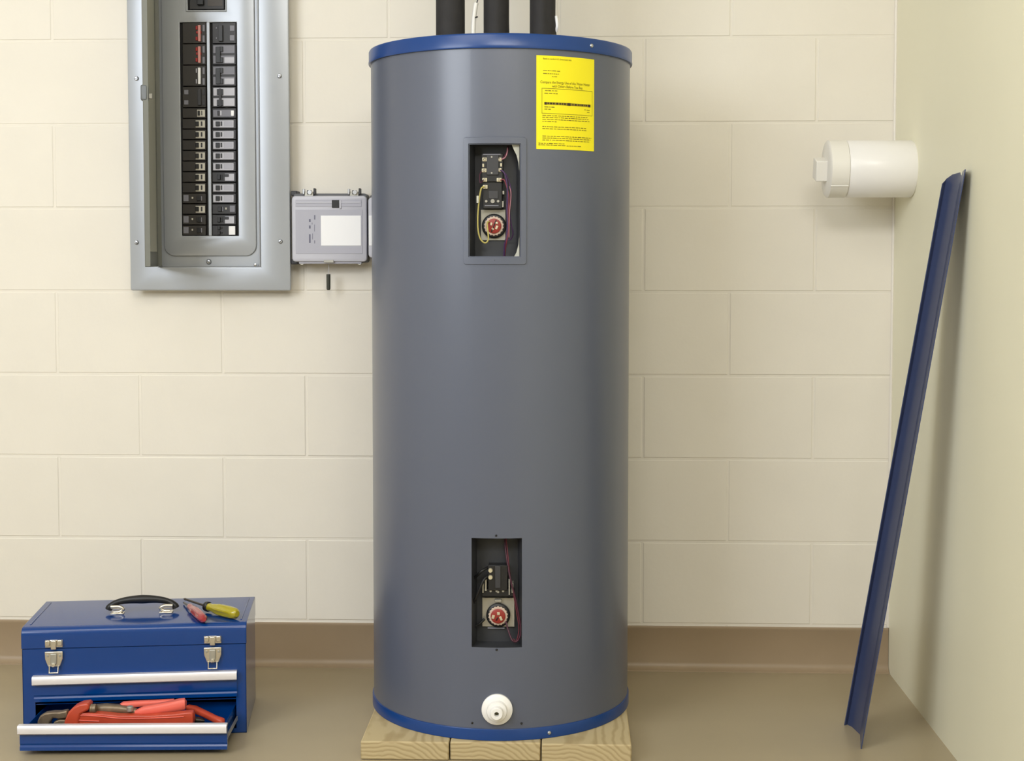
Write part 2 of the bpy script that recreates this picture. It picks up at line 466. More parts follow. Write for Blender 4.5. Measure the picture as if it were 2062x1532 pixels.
def dial(cx, cy, parent, marks):
    p = at(cx, cy, YB - .014)
    b = MB().lathe([(25 * S, 0), (25 * S, .006), (22.5 * S, .0085), (20 * S, .009)], (p.x, YB - .003, p.z), (0, -1, 0), 32)
    c = b.build('dial_collar', M['blk'], parent)
    nt = 18; prof = []
    b = MB(); vs = []; fs = []
    for h, s_ in ((.008, 1), (.0135, 1), (.0145, .93), (.0145, .78)):
        for k in range(nt * 2):
            a = math.pi * k / nt; r = (20.5 if k % 2 else 18.6) * S * s_
            vs.append((p.x + r * math.cos(a), YB - h, p.z + r * math.sin(a)))
    m_ = nt * 2
    for i in range(3):
        for k in range(m_): fs.append((i * m_ + k, i * m_ + (k + 1) % m_, (i + 1) * m_ + (k + 1) % m_, (i + 1) * m_ + k))
    fs.append(tuple(range(3 * m_, 4 * m_)))
    b.add(vs, fs).build('dial_ring', mats_dial, c)
    MB().lathe([(15.2 * S, .0), (15.2 * S, .0035), (13.5 * S, .0045)], (p.x, YB - .0135, p.z), (0, -1, 0), 28).build('dial_face', M['reset'], c)
    for (dx, dy, w_, h_, rot) in marks:
        R_ = Matrix.Rotation(math.radians(rot), 3, 'Y')
        MB().box((p.x + dx * S, YB - .0187, p.z - dy * S), (w_ * S, .002, h_ * S), R_).build('dial_mark', M['brass'] if w_ > 3 else M['black'], c, bevel=.0006)
mats_dial = mat('pale dial ring', (206, 184, 168), 0.5)

ut = MB(); pbox(ut, 970, 309, 1013, 366, YB - .026, YB + .002); pbox(ut, 972, 366, 1011, 420, YB - .022, YB + .002)
UT = ut.build('thermostat', M['blk'], WH, bevel=.0012)
UT['label'] = 'black upper thermostat block with silver terminals'
b = MB(); pbox(b, 968, 422, 1018, 484, YB - .0035, YB + .002); b.build('mounting_plate', M['steel'], UT, bevel=.0006)
b = MB(); pbox(b, 980, 312, 1004, 352, YB - .029, YB - .026); b.build('raised_panel', M['dgrey'], UT, bevel=.0008)
b = MB(); pbox(b, 984, 384, 1003, 400, YB - .0235, YB - .022); b.build('raised_panel', M['dgrey'], UT, bevel=.0008)
for (x, y, m_) in ((976, 321, 'brass'), (1005, 321, 'brass'), (975, 343, 'brass'), (1005, 342, 'brass'), (976, 362, 'brass'), (1005, 362, 'brass'), (977, 376, 'brass')):
    b = MB(); pbox(b, x - 5, y - 4, x + 5, y + 4, YB - .0275, YB - .02); t_ = b.build('terminal', M[m_], UT, bevel=.001)
    p = at(x, y, YB - .0275); MB().lathe([(3.2 * S, 0), (3.2 * S, .001), (2 * S, .0018)], (p.x, YB - .027, p.z), (0, -1, 0), 12).build('terminal_screw', M['chrome'], t_)
for (x, y) in ((973, 333), (1009, 332)):
    b = MB(); pbox(b, x - 1.8, y - 3.5, x + 1.8, y + 3.5, YB - .0272, YB - .02); b.build('contact', M['brass'], UT, bevel=.0005)
for (x, y, r) in ((990, 316, 1.8), (990, 348, 1.8), (979, 405, 2.6), (992, 405, 4.2), (1003, 405, 2.6)):
    b = MB(); pcyl(b, x, y, r * S, YB - .02, YB - (.0300 if y < 360 else .0245), 12); b.build('rivet', M['steel'], UT)
for (x0, y0, x1, y1) in ((973, 310, 1008, 311.5), (976, 413, 1004, 414.5)):
    b = MB(); pbox(b, x0, y0, x1, y1, YB - (.0265 if y0 < 360 else .0226), YB - .02); b.build('edge_mark', M['mgrey'], UT)
for x0 in (1012, 1011):
    b = MB(); pbox(b, x0, 384 if x0 > 1011 else 405, x0 + 3, 391 if x0 > 1011 else 417, YB - .02, YB); b.build('side_clip', M['steel'], UT)
dial(994.5, 455, UT, ((-5, -4, 4, 6, 20), (6, 3, 4.5, 8, 25), (-2, 6, 4, 5, -30), (6, -6, 5, 4, 10), (0, 0, 2.0, 26, 22)))
def wire(pts, r, m, parent, name='wire', d0=.03):
    b = MB(); ps = []
    for p in pts:
        y_ = YB - (p[2] if len(p) > 2 else d0); ps.append(at(p[0], p[1], y_))
    return b.tube(ps, r, 8).build(name, M[m], parent, angle=80)
wire([(976, 376, .028), (970, 378), (967, 388), (964, 410), (962, 440), (963, 465), (968, 482), (977, 489), (983, 483), (983, 470), (981, 450, .024), (985, 446, .018)], .0016, 'wy', WH)
b = MB(); pbox(b, 959.5, 394, 964, 409, YB - .034, YB - .028); b.build('wire_tag', M['insul'], WH, bevel=.0008)
wire([(1022, 298, .02), (1021, 308), (1017, 317), (1010, 321, .028)], .0013, 'wk', WH)
wire([(1021, 290, .006), (1024, 300, .01), (1017, 312, .024), (1012, 320, .027)], .0013, 'wm', WH)
wire([(1008, 343, .028), (1014, 346), (1019, 358), (1022, 385), (1021, 420), (1022, 450), (1020, 478), (1016, 495, .022), (1015, 516, .015)], .0018, 'wp', WH)
wire([(1008, 363, .028), (1015, 362), (1021, 378), (1025, 400), (1023, 430), (1024, 460), (1021, 482), (1018, 500, .02), (1016, 517, .012)], .0014, 'wr', WH)
wire([(1019, 350, .022), (1027, 372, .026), (1029, 395, .026), (1026, 425, .026), (1030, 455, .024), (1033, 470, .02), (1028, 482, .016), (1017, 483, .012)], .0013, 'wp', WH)
wire([(1026, 375, .026), (1029, 392, .028), (1026, 430, .03), (1025, 478, .03)], .0010, 'wk', WH)
wire([(970, 345, .028), (966, 352, .026), (967, 368, .026), (973, 363, .03)], .0012, 'wm', WH)

lt = MB(); pbox(lt, 983, 1138, 1022, 1189, YB - .026, YB + .002)
LT = lt.build('thermostat', M['blk'], WH, bevel=.0012)
LT['label'] = 'black lower thermostat block with two brass screws'
b = MB(); pbox(b, 971, 1203, 1036, 1262, YB - .0035, YB + .002); b.build('mounting_plate', M['steel'], LT, bevel=.0006)
b = MB(); pbox(b, 970, 1186, 1035, 1201, YB - .02, YB + .002); b.build('foot_block', M['blk'], LT, bevel=.001)
b = MB(); pbox(b, 997, 1140, 1008, 1184, YB - .028, YB - .026); b.build('raised_panel', M['dgrey'], LT, bevel=.0008)
for y in (1149, 1163):
    b = MB(); pcyl(b, 987.5, y, 5 * S, YB - .026, YB - .0295, 16, 4 * S); b.build('terminal_screw', M['brass'], LT)
for (x0, y0, x1, y1) in ((971, 1174, 974, 1194), (976, 1166, 980, 1190), (1024, 1166, 1027, 1198), (1030, 1174, 1034, 1194)):
    b = MB(); pbox(b, x0, y0, x1, y1, YB - .024, YB); b.build('bracket_arm', M['steel'], LT, bevel=.0006)
for (x, y) in ((988, 1190), (1000, 1190), (1003, 1192), (1013, 1190)):
    b = MB(); pcyl(b, x, y, 2.4 * S, YB - .018, YB - .0225, 10); b.build('rivet', M['steel'], LT)
b = MB(); pbox(b, 996, 1207, 1010, 1213, YB - .010, YB); b.build('top_clip', M['steel'], LT, bevel=.0008)
b = MB(); pbox(b, 982, 1263, 1016, 1266, YB - .004, YB); b.build('edge_mark', M['mgrey'], LT)
dial(1003, 1240, LT, ((-10, 1, 6, 8, 15), (1, -6, 6, 6, 0), (6, 4, 5, 9, -25), (-2, 5, 2.0, 8, 30)))
wire([(983, 1142, .02), (970, 1150), (958, 1161, .02), (948, 1170, .012)], .0028, 'wb', WH)
wire([(984, 1158, .02), (974, 1168), (964, 1190, .03), (956, 1208, .026), (949, 1222, .012)], .0028, 'wb', WH)
wire([(976, 1246, .01), (965, 1256, .012), (951, 1263, .01)], .0026, 'wb', WH)
wire([(1017, 1084, .006), (1018, 1105, .012), (1023, 1140, .022), (1030, 1175), (1038, 1205), (1045, 1240), (1049, 1268), (1046, 1284), (1039, 1292), (1031, 1288), (1024, 1270, .02), (1018, 1250, .012)], .0018, 'wm', WH)
wire([(1019, 1084, .006), (1022, 1110, .012), (1026, 1150, .022), (1033, 1190, .022), (1040, 1230, .02), (1045, 1265, .02), (1040, 1290, .022), (1034, 1286, .02)], .0011, 'wr', WH)

# drain valve
a, z = on_tank(1001, 1427); d = Vector((math.sin(a), -math.cos(a), 0)); p = tank_pt(a, z)
dv = MB().lathe([(.0305, -.003), (.0312, .002), (.0312, .006), (.0285, .0085), (.021, .010), (.0205, .018), (.0195, .020), (.0135, .021), (.0128, .034), (.011, .036), (.0048, .036), (.0045, .026)], p, d, 40)
DV = dv.build('drain_valve', M['pvc'], WH, angle=35); DV['label'] = 'round white plastic drain valve'
MB().lathe([(.0047, .026), (.0047, .0262)], p, d, 16).build('valve_bore', M['hole'], DV)

# yellow energy label wrapped on the jacket
la0, lz1 = on_tank(1080, 111); la1, _ = on_tank(1196, 115); _, lz0 = on_tank(1083, 300)
LW = (la1 - la0) * TR; LHt = lz1 - lz0; LA = la0
b = MB(); N = 14; vs = []; fs = []
for R in (TR + .0008, TR + .0001):
    for zz in (lz0, lz1):
        for k in range(N + 1): vs.append(tank_pt(la0 + (la1 - la0) * k / N, zz, R))
m_ = N + 1
for k in range(N):
    fs.append((k, k + 1, m_ + k + 1, m_ + k)); fs.append((2 * m_ + k, 3 * m_ + k, 3 * m_ + k + 1, 2 * m_ + k + 1))
    fs.append((k, 2 * m_ + k, 2 * m_ + k + 1, k + 1)); fs.append((m_ + k, m_ + k + 1, 3 * m_ + k + 1, 3 * m_ + k))
fs.append((0, m_, 3 * m_, 2 * m_)); fs.append((N, 2 * m_ + N, 3 * m_ + N, m_ + N))
LAB = b.add(vs, fs).build('energy_label', M['yellow'], WH, angle=60); LAB['label'] = 'yellow energy guide label with fine print'
def lab_pt(u, v, e=.0013): return tank_pt(LA + u * LW / TR, lz1 - v * LHt, TR + e)
def lab_text(txt, u0, u1, v, hgt):
    cu = bpy.data.curves.new('tmp', 'FONT'); cu.body = txt; cu.size = 1
    me = curve_mesh(cu)
    xs = [q.co.x for q in me.vertices]; x0, x1 = min(xs), max(xs)
    b = MB()
    b.v = [tuple(lab_pt(u0 + (q.co.x - x0) / (x1 - x0) * (u1 - u0), v - q.co.y * hgt)) for q in me.vertices]
    b.f = [tuple(pl.vertices) for pl in me.polygons]
    bpy.data.meshes.remove(me)
    return b
def strip_quad(b, u0, u1, v0, v1, e=.0013):
    k = max(1, int((u1 - u0) / .06))
    for i in range(k):
        a, c = u0 + (u1 - u0) * i / k, u0 + (u1 - u0) * (i + 1) / k
        b.add([lab_pt(a, v1, e), lab_pt(c, v1, e), lab_pt(c, v0, e), lab_pt(a, v0, e)], [(0, 1, 2, 3)])
pr_ = MB()
t1 = lab_text('Based on standard U.S. Government tests', .10, .56, .042, .026)
t2 = lab_text('Compare the Energy Use of this Water Heater', .06, .91, .296, .040)
t3 = lab_text('with Others Before You Buy.', .24, .77, .336, .040)
for t in (t1, t2, t3): pr_.add(t.v, t.f)
def greek(u0, u1, v, h):                      # print too small to read in the photograph
    u = u0
    while u < u1 - .01:
        wd = min(random.uniform(.018, .065), u1 - u); strip_quad(pr_, u, u + wd, v - h / 2 * random.uniform(.6, 1), v + h / 2 * random.uniform(.6, 1)); u += wd + random.uniform(.008, .016)
for (u0, u1, v) in ((.10, .38, .160), (.10, .35, .192), (.24, .32, .222), (.13, .34, .373), (.12, .33, .402), (.12, .30, .548), (.12, .22, .572), (.80, .92, .556), (.85, .92, .580),
                    (.09, .86, .640), (.09, .90, .660), (.09, .90, .682), (.09, .32, .704), (.09, .84, .758), (.09, .84, .780), (.09, .94, .860), (.09, .92, .880), (.09, .90, .902), (.03, .46, .937), (.03, .46, .955), (.48, .74, .958)):
    greek(u0, u1, v, .0085)
for (u0, u1, v0, v1) in ((.08, .96, .348, .352), (.08, .96, .615, .619), (.08, .085, .348, .619), (.955, .96, .348, .619)): strip_quad(pr_, u0, u1, v0, v1)
pr_.build('fine_print', M['ink'], LAB, smooth=False)['kind'] = 'stuff'
bar = MB(); strip_quad(bar, .12, .92, .496, .522); bar.build('price_bar', mat('bar ink', (142, 124, 24), .6), LAB, smooth=False)
bd = MB()
for (u0, u1) in ((.12, .155), (.87, .915), (.49, .545)): strip_quad(bd, u0, u1, .496, .524, .0017)
u = .17
while u < .85:
    wd = random.uniform(.008, .03)
    if not .46 < u < .55: strip_quad(bd, u, u + wd, .500, .518, .0017)
    u += wd + random.uniform(.015, .03)
bd.build('bar_blocks', M['ink_d'], LAB, smooth=False)['kind'] = 'stuff'

# ------------------------------------------------------------------ pipes above the tank
PL = ('black foam insulated pipe, leftmost of the three above the tank', 'black foam insulated pipe, middle one of the three above the tank', 'black foam insulated pipe with ragged edge, rightmost above the tank')
for i, (x0, x1, dr) in enumerate(((878, 936, 0), (974, 1027, .0), (1067, 1123, 0))):
    Yp = -.385 + .01 * i
    c = at((x0 + x1) / 2, 60, Yp); r = (x1 - x0) / 2 / (FPX / (Yp + 3.5))
    t = thing('insulated_pipe', PL[i], 'pipe', (c.x, Yp, 1.4527), 0, 'insulated pipes on the tank')
    b = MB(); N = 24; vs = []; fs = []; hs = [0, .03, .06, .09, .14, .3, .6, 1.0, ZC - 1.4527 - .002]
    for j, h in enumerate(hs):
        for k in range(N):
            a = 2 * math.pi * k / N; rr = r
            if i == 2 and math.cos(a) > .2:
                rr -= .0045 * min(1, h / .07) + random.uniform(0, .0012)
            if i == 1 and math.cos(a) > .3: rr -= .0022 * min(1, h / .05)
            if 4.2 < a < 4.4: rr -= .0010
            vs.append((c.x + rr * math.cos(a), Yp + rr * math.sin(a), 1.4527 + h))
    for j in range(len(hs) - 1):
        for k in range(N): fs.append((j * N + k, j * N + (k + 1) % N, (j + 1) * N + (k + 1) % N, (j + 1) * N + k))
    fs.append(tuple(reversed(range(N)))); fs.append(tuple(range((len(hs) - 1) * N, len(hs) * N)))
    b.add(vs, fs).build('foam_sleeve', M['foam'], t, angle=50)
    MB().lathe([(r * .35, 0), (r * .35, .004)], (c.x, Yp, ZC - .0020 - .004), n=16).build('pipe_core', M['steel'], t)
    if i == 2:
        MB().tube([(c.x + r * .86, Yp - .004, 1.4527 + .042), (c.x + r * .95, Yp - .008, 1.4527 + .055), (c.x + r * .86, Yp - .006, 1.4527 + .075)], .0032, 8).build('tape_scrap', M['white'], t)
t = thing('sensor_tube', 'thin white tube with a wire standing between the black pipes', 'tube', tuple(at(953, 60, -.40).xy) + (1.4527,))
A = [at(953, 62, -.40), at(954, 40, -.40), at(957, 16, -.40), at(959, 6, -.40)]
MB().tube([(A[0].x, -.40, 1.4530)] + A, .0048, 10).build('tube_sleeve', M['pvc2'], t, angle=60)
q = A[-1]
MB().tube([q - Vector((0, 0, .004)), at(964, -8, -.40), at(972, -30, -.40), at(978, -80, -.40)], .0014, 6).build('wire', M['dgrey'], t, angle=60)
p = at(959, 36, -.40); MB().cyl((p.x - .001, -.406, p.z), (p.x + .003, -.412, p.z), .0016, 8).build('pin', M['black'], t)
for dx in (-.006, .002, .008):
    MB().box((A[0].x + dx, -.402, 1.4565), (.004, .006, .0065)).build('base_clip', M['black'], t, bevel=.001)

# ------------------------------------------------------------------ boards under the tank
xs_ = [-.413, -.2325, -.0485, .1335]
LBL = ('pale pine board under the tank, leftmost of three', 'pale pine board under the tank, middle one of three', 'pale pine board with knot, under the tank, rightmost of three')
for i in range(3):
    L = .62; yb = (-.662, -.659, -.664)[i]
    x0, x1 = xs_[i] + .0012, xs_[i + 1] - .0012
    b = MB(); cx = (x0 + x1) / 2; cyy = yb + L / 2
    b.box((cx, cyy, .019), (x1 - x0, L, .0376))
    o = b.build('wood_board', M['wood'], bevel=.003, seg=2)
    for v in o.data.vertices: v.co -= Vector((cx, cyy, .0002))
    o.location = (cx, cyy, .0002)
    tag(o, LBL[i], 'board', 'boards under the tank')

# ================================================================== ELECTRICAL PANEL
YP = -.045
def P(x, y, Y=YP): q = at(x, y, Y); return q.x, q.z
pl = P(258.5, 300)[0]; prr = P(583, 300)[0]; pbz = P(420, 585)[1]; ptz = pbz + .98
EP = thing('electrical_panel', 'grey metal breaker panel with open door on the block wall', 'breaker panel', ((pl + prr) / 2, 0, pbz))
ol = P(318, 300)[0]; orr = P(522, 300)[0]; obz = P(420, 537)[1]; otz = ptz - (obz - pbz)
# box behind the cover: four sides and a back
b = MB(); g = .010
b.box2((pl + g, -.0006, pbz + g), (prr - g, -.004, ptz - g)); b.box2((pl + g, -.004, pbz + g), (pl + g + .003, YP + .003, ptz - g)); b.box2((prr - g - .003, -.004, pbz + g), (prr - g, YP + .003, ptz - g))
b.box2((pl + g, -.004, pbz + g), (prr - g, YP + .003, pbz + g + .003)); b.box2((pl + g, -.004, ptz - g - .003), (prr - g, YP + .003, ptz - g))
b.build('back_box', M['panel'], EP)
plate('cover_frame', [rrect(pl, prr, pbz, ptz, .004, 3), [(ol, obz), (orr, obz), (orr, otz), (ol, otz)]], YP, .012, M['panel'], EP, .004)
# recessed dead front with cut-outs for the breakers
def seg(x0, x1, y0, y1, Y):
    a_, b_ = P(x0, y1, Y), P(x1, y0, Y); return [(a_[0], a_[1]), (b_[0], a_[1]), (b_[0], b_[1]), (a_[0], b_[1])]
YD = YP + .013
# flat rim plate at the bottom of the opening
plate('dead_front_rim', [[(ol - .008, obz - .006), (orr + .008, obz - .006), (orr + .008, otz + .006), (ol - .008, otz + .006)],
                         rrect(P(345, 300, YD)[0], P(497, 300, YD)[0], P(420, 498, YD)[1], otz - .05, .02, 4)], YD, .003, M['panel'], EP)
YD2 = YD - .006
dl, dr_ = P(328, 300, YD2)[0], P(514, 300, YD2)[0]; dbz = P(420, 515, YD2)[1]
hl = seg(366.5, 415.5, 45, 474.5, YD2); hr = seg(426.5, 476, 45, 474.5, YD2)
mh = seg(378, 453, -70, 20, YD2)
plate('dead_front', [rrect(dl, dr_, dbz, otz - .03, .026, 8), hl, hr, mh], YD2, .006, M['panel'], EP, .0022)
# embossed bead round the dead front and lip of the opening
bead = [(q[0], YD2 + .0018, q[1]) for q in rrect(dl + .0022, dr_ - .0022, dbz + .0022, otz - .032, .024, 8)]
MB().tube(bead + [bead[0]], .0016, 8, smooth=1).build('bead', M['panel'], EP, angle=80)
lip = [(ol + .001, YP + .001, otz - .001), (ol + .001, YP + .001, obz + .001), (orr - .001, YP + .001, obz + .001), (orr - .001, YP + .001, otz - .001)]
MB().tube(lip, .0022, 8, smooth=1).build('lip', M['panel'], EP, angle=80)
b = MB(); q = P(418, 527, YP); b.lathe([(.0068, 0), (.0065, .0015), (.0045, .0035), (.0015, .004)], (q[0], YD - .0005, q[1]), (0, -1, 0), 16)
SCW = b.build('screw', M['screw'], EP); MB().box((q[0], YD - .0046, q[1]), (.008, .0006, .0012), Matrix.Rotation(.6, 3, 'Y')).build('slot', M['black'], SCW)
q = P(514, 533, YP); MB().lathe([(.004, 0), (.0035, .002), (.0012, .003)], (q[0], YP - .0005, q[1]), (0, -1, 0), 12).build('catch_stud', M['screw'], EP)
# bays behind the holes
b = MB()
for h in (hl, hr, mh): b.box2((h[0][0] - .003, YD2 + .010, h[0][1] - .003), (h[1][0] + .003, YD2 + .012, h[2][1] + .003))
b.build('breaker_bay', M['panel_dark'], EP)
for (x, y) in ((275, 158), (563, 153), (275, 488), (565, 486)):
    q = P(x, y); s_ = MB().lathe([(.0056, 0), (.0054, .0014), (.0038, .003), (.001, .0034)], (q[0], YP - .0004, q[1]), (0, -1, 0), 18).build('screw', M['screw'], EP)
    MB().box((q[0], YP - .0038, q[1]), (.0075, .0007, .0014), Matrix.Rotation(random.uniform(-.8, .8), 3, 'Y')).build('slot', M['black'], s_)
# main breaker
def pb(b, x0, y0, x1, y1, yf, yb):
    a_, c_ = at(x0, y0, yf), at(x1, y1, yf); return b.box2((a_.x, yf, a_.z), (c_.x, yb, c_.z))
b = MB(); pb(b, 381, -66, 451, 18.5, YD2 + .001, YD2 + .010); MBK = b.build('main_breaker', M['dgrey'], EP, bevel=.001)
b = MB(); pb(b, 396, -20, 409, 9, YD2 - .010, YD2 + .002); b.build('handle', M['blk'], MBK, bevel=.001)
b = MB(); pb(b, 418, -10, 448, 12, YD2 + .0004, YD2 + .002); b.build('rating_plate', mat('brown plate', (70, 64, 60), .5), MBK)
fr = [(x_, YD2 - .0008, z_) for (x_, z_) in [P(376, -72, YD2), P(376, 22.5, YD2), P(455, 22.5, YD2), P(455, -72, YD2)]]
MB().tube(fr + [fr[0]], .0021, 8, smooth=1).build('main_breaker_bezel', M['panel'], EP, angle=80)
b = MB(); pb(b, 415.5, 45, 426.5, 474.5, YD2 - .0016, YD2 + .001); b.build('centre_bar', M['panel'], EP, bevel=.0008)
# branch breakers
H = 429.5 / 20
def breaker(side, r0, n, body, handle, style):
    x0, x1 = (367.5, 414.7) if side == 'l' else (427.5, 475)
    y0, y1 = 45 + r0 * H + .9, 45 + (r0 + n) * H - .9
    yf = YD2 - .0005
    b = MB(); pb(b, x0, y0, x1, y1, yf, YD2 + .010)
    B = b.build('breaker', M[body], EP, bevel=.0008, seg=1)
    m_ = 1 if side == 'r' else -1; xi = x0 if side == 'r' else x1          # inner edge, next to the centre bar
    def part(nm, d0, d1, ya, yb, mm, up, bev=.0005):
        b = MB(); xa, xb = xi + m_ * d0, xi + m_ * d1; pb(b, min(xa, xb), ya, max(xa, xb), yb, yf - up, yf + .001)
        return b.build(nm, M[mm], B, bevel=bev, seg=1)
    yc = (y0 + y1) / 2
    if n == 1:
        hy = 4.6
        if style == 'std':
            if side == 'r':
                part('face_plate', 1.5, 43, y0 + 3.2, y1 - 2.2, 'lgrey', .0012)
                part('handle', 6.5, 14.5, yc - hy, yc + hy, 'blk', .0055); part('rating_window', 16.5, 20, yc - hy, yc + hy, 'blk', .0016)
                part('circuit_sticker', 23, 41, yc - 5, yc + 5, 'mgrey2', .0016)
            else:
                part('face_plate', 2, 21, y0 + 3.2, y1 - 2.2, 'beige', .0012)
                part('handle', 15, 21.5, yc - hy, yc + hy, 'blk', .0055); part('rating_window', 7, 10.5, yc - hy, yc + hy, 'dgrey', .0016)
        elif style == 'dark':
            part('handle', 11, 18.5, yc - hy, yc + hy, 'blk', .0055)
            part('rating_window', 8 if side == 'l' else 19.5, 10.5 if side == 'l' else 22, yc - hy, yc + hy, 'mgrey', .0016)
            part('circuit_sticker', 35, 45.5, yc - 7, yc + 6, 'mgrey', .0012); part('test_button', 26, 29, yc - 3, yc + 1, 'beige', .0022)
        elif style == 'test':
            part('face_plate', 25, 44, y0 + 3, y1 - 2.2, 'lgrey', .0012); part('test_button', 24, 33, yc - 6, yc - .5, 'dgrey', .003)
            part('handle', 9.5, 16, yc - hy, yc + hy, 'blk', .0055); part('rating_window', 17, 21, yc - hy, yc + hy, 'blk', .0016)
        elif style == 'white':
            part('face_plate', 1.5, 43, y0 + 3.2, y1 - 2.2, 'mgrey', .0012)
            part('handle', 10, 14, yc - hy, yc + hy, 'dgrey', .0055); part('rating_window', 15, 19, yc - hy, yc + hy, 'lgrey', .0016)
            part('circuit_sticker', 37.5, 43.5, yc - 5, yc + 5.5, 'white', .0018)
        elif style == 'twin':
            for dy in (-5, 5):
                part('handle', 10, 15.5, yc + dy - 3.2, yc + dy + 3.2, 'blk', .0055); part('rating_window', 18, 20.5, yc + dy - 1.5, yc + dy + 1.5, 'blk', .0016)
            part('circuit_sticker', 33, 46, yc - 8.5, yc + 9, 'white', .0014)
        elif style == 'bar':
            part('face_plate', 2, 18, y0 + 3, y1 - 2.2, 'beige', .0012); part('handle', 13, 17, yc - hy, yc + hy, 'blk', .0055); part('rating_window', 7.5, 9.5, yc - hy, yc + hy, 'blk', .0016)
    else:
        q1, q3 = y0 + (y1 - y0) * .25, y0 + (y1 - y0) * .75
        if style in ('red', 'white2'):
            hm = 'pink' if style == 'red' else 'white'
            part('handle', 11, 16.5, q1 - 6, q3 + 6.5, hm, .0055)
            if style == 'red':
                for y in (q1, q3 + 1): part('trip_flag', 17, 21, y - 4, y + 3.5, 'red', .003)
                part('handle_tie', 9.5, 20, yc - 4, yc + 1, 'red', .003)
            else:
                for y in (q1, q3 + 1): part('trip_flag', 18.5, 20.5, y - 4.5, y + 4.5, 'lgrey', .003)
            for y in (q1, q3 + 1): part('face_plate', 2.5, 7, y - 6.5, y + 7, 'mgrey', .0012)
        elif style == 'dark2':
            part('handle', 10, 17, q1 - 6, q3 + 6, 'dgrey', .0055)
            for y in (q1, q3):
                part('face_plate', 2, 7, y - 6, y + 6, 'dgrey', .0012); part('circuit_sticker', 35.5, 44, y - 4, y + 5, 'mgrey', .0012)
        elif style == 'grey2':
            for y in (q1, q3): part('face_plate', 1.5, 45, y - 8, y + 8, 'mgrey', .0012)
            part('handle_tie', 6.5, 16, q1 - 5, q3 + 6, 'blk', .0065)
            for y in (q1, q3 + 1): part('handle', 14, 21, y - 5.5, y + 5, 'blk', .0055)
            part('circuit_sticker', 24, 44, q3 - 5, q3 + 7, 'lgrey', .0016)
        elif style == 'light2':
            for y in (q1, q3): part('face_plate', 2, 45, y - 8, y + 7.5, 'lgrey', .0012)
            part('handle_tie', 13, 18, q1 - 7, q3 + 8, 'dgrey', .006)
            for y in (q1, q3 + 1): part('handle', 9, 21.5, y - 6, y + 6, 'blk', .0045)
        elif style == 'black2':
            part('handle', 12, 20.5, q1 - 6, q3 + 6, 'blk', .0065)
            for y in (q1 + 1, q3): part('circuit_sticker', 35, 44.5, y - 6, y + 5, 'mgrey', .0012)
            for y in (q1, q3): part('test_button', 7, 9.5, y - 2, y + 2, 'mgrey', .002)
M['mgrey2'] = mat('grey circuit sticker', (178, 178, 190), .5)
M['l_body'] = mat('shadowed left breaker plastic', (50, 47, 45), .5)  # left breakers: shadow put into the dark body colour
for r0, st, bd_ in ((0, 'red', 'l_body'), (2, 'red', 'l_body'), (4, 'white2', 'l_body'), (6, 'dark2', 'l_body')): breaker('l', r0, 2, bd_, 'blk', st)
for r0, st, bd_ in ((0, 'black2', 'dgrey'), (2, 'grey2', 'dgrey'), (4, 'grey2', 'dgrey'), (6, 'light2', 'dgrey')): breaker('r', r0, 2, bd_, 'blk', st)
for k, st in enumerate(['bar', 'std', 'std', 'std', 'std', 'std', 'std', 'std', 'dark', 'std', 'dark', 'dark']): breaker('l', 8 + k, 1, 'l_body', 'blk', st)
for k, st in enumerate(['white', 'std', 'std', 'std', 'std', 'std', 'test', 'std', 'std', 'dark', 'test', 'twin']): breaker('r', 8 + k, 1, 'dgrey' if st != 'dark' else 'dgrey', 'blk', st)
# the open door, hinged at the left of the opening and swung out a little less than square
hx = P(321, 300)[0]; DWd = .236; best = None
for k in range(0, 400):
    an = math.radians(k * .1); tp = Vector((hx - DWd * math.sin(an), YP - .004 - DWd * math.cos(an), 1.2))
    dd = tp - EYE; px_ = PX + FPX * dd.dot(RIGHT) / dd.dot(FWD)
    e = abs(px_ - 296)
    if best is None or e < best[0]: best = (e, an)
for k in range(1, 300):
    an = -math.radians(k * .1); tp = Vector((hx - DWd * math.sin(an), YP - .004 - DWd * math.cos(an), 1.2))
    dd = tp - EYE; px_ = PX + FPX * dd.dot(RIGHT) / dd.dot(FWD)
    if abs(px_ - 296) < best[0]: best = (abs(px_ - 296), an)
an = best[1]
dz0 = P(318, 538)[1] + .002; dz1 = otz
dirv = Vector((-math.sin(an), -math.cos(an), 0)); nv = Vector((math.cos(an), -math.sin(an), 0))   # nv: towards the viewer's right
hinge = Vector((hx, YP - .004, 0))
Rm = Matrix((tuple(dirv), tuple(nv), (0, 0, 1))).transposed()
def dpt(u, n_, z): return hinge + dirv * u + nv * n_ + Vector((0, 0, z))
b = MB(); b.box(dpt(DWd / 2, -.006, (dz0 + dz1) / 2), (DWd, .0022, dz1 - dz0), Rm)
DOOR = b.build('door', M['olive'], EP, bevel=.0008); DOOR['label'] = 'open panel door seen nearly edge on'
b = MB(); b.box(dpt(DWd - .001, -.0005, (dz0 + dz1) / 2), (.002, .011, dz1 - dz0), Rm); b.box(dpt(DWd / 2, -.0005, dz0 + .001), (DWd, .011, .002), Rm); b.box(dpt(.004, -.001, (dz0 + dz1) / 2), (.002, .010, dz1 - dz0), Rm)
b.build('door_flange', M['olive'], DOOR)
b = MB(); b.box(dpt(DWd * .45, -.0035, (dz0 + .02 + dz1) / 2), (DWd * .55, .0014, dz1 - dz0 - .05), Rm); b.build('circuit_directory', mat('lightened directory card', (172, 171, 156), .6), DOOR)  # card colour lightened as the strip clear of the flange's shade
zl = P(300, 187, YP - .23)[1]
b = MB(); b.box(dpt(DWd - .012, -.004, zl), (.026, .016, .036), Rm); LATCH = b.build('latch', mat('dark latch', (112, 116, 120), .4, metal=.3), DOOR, bevel=.004)
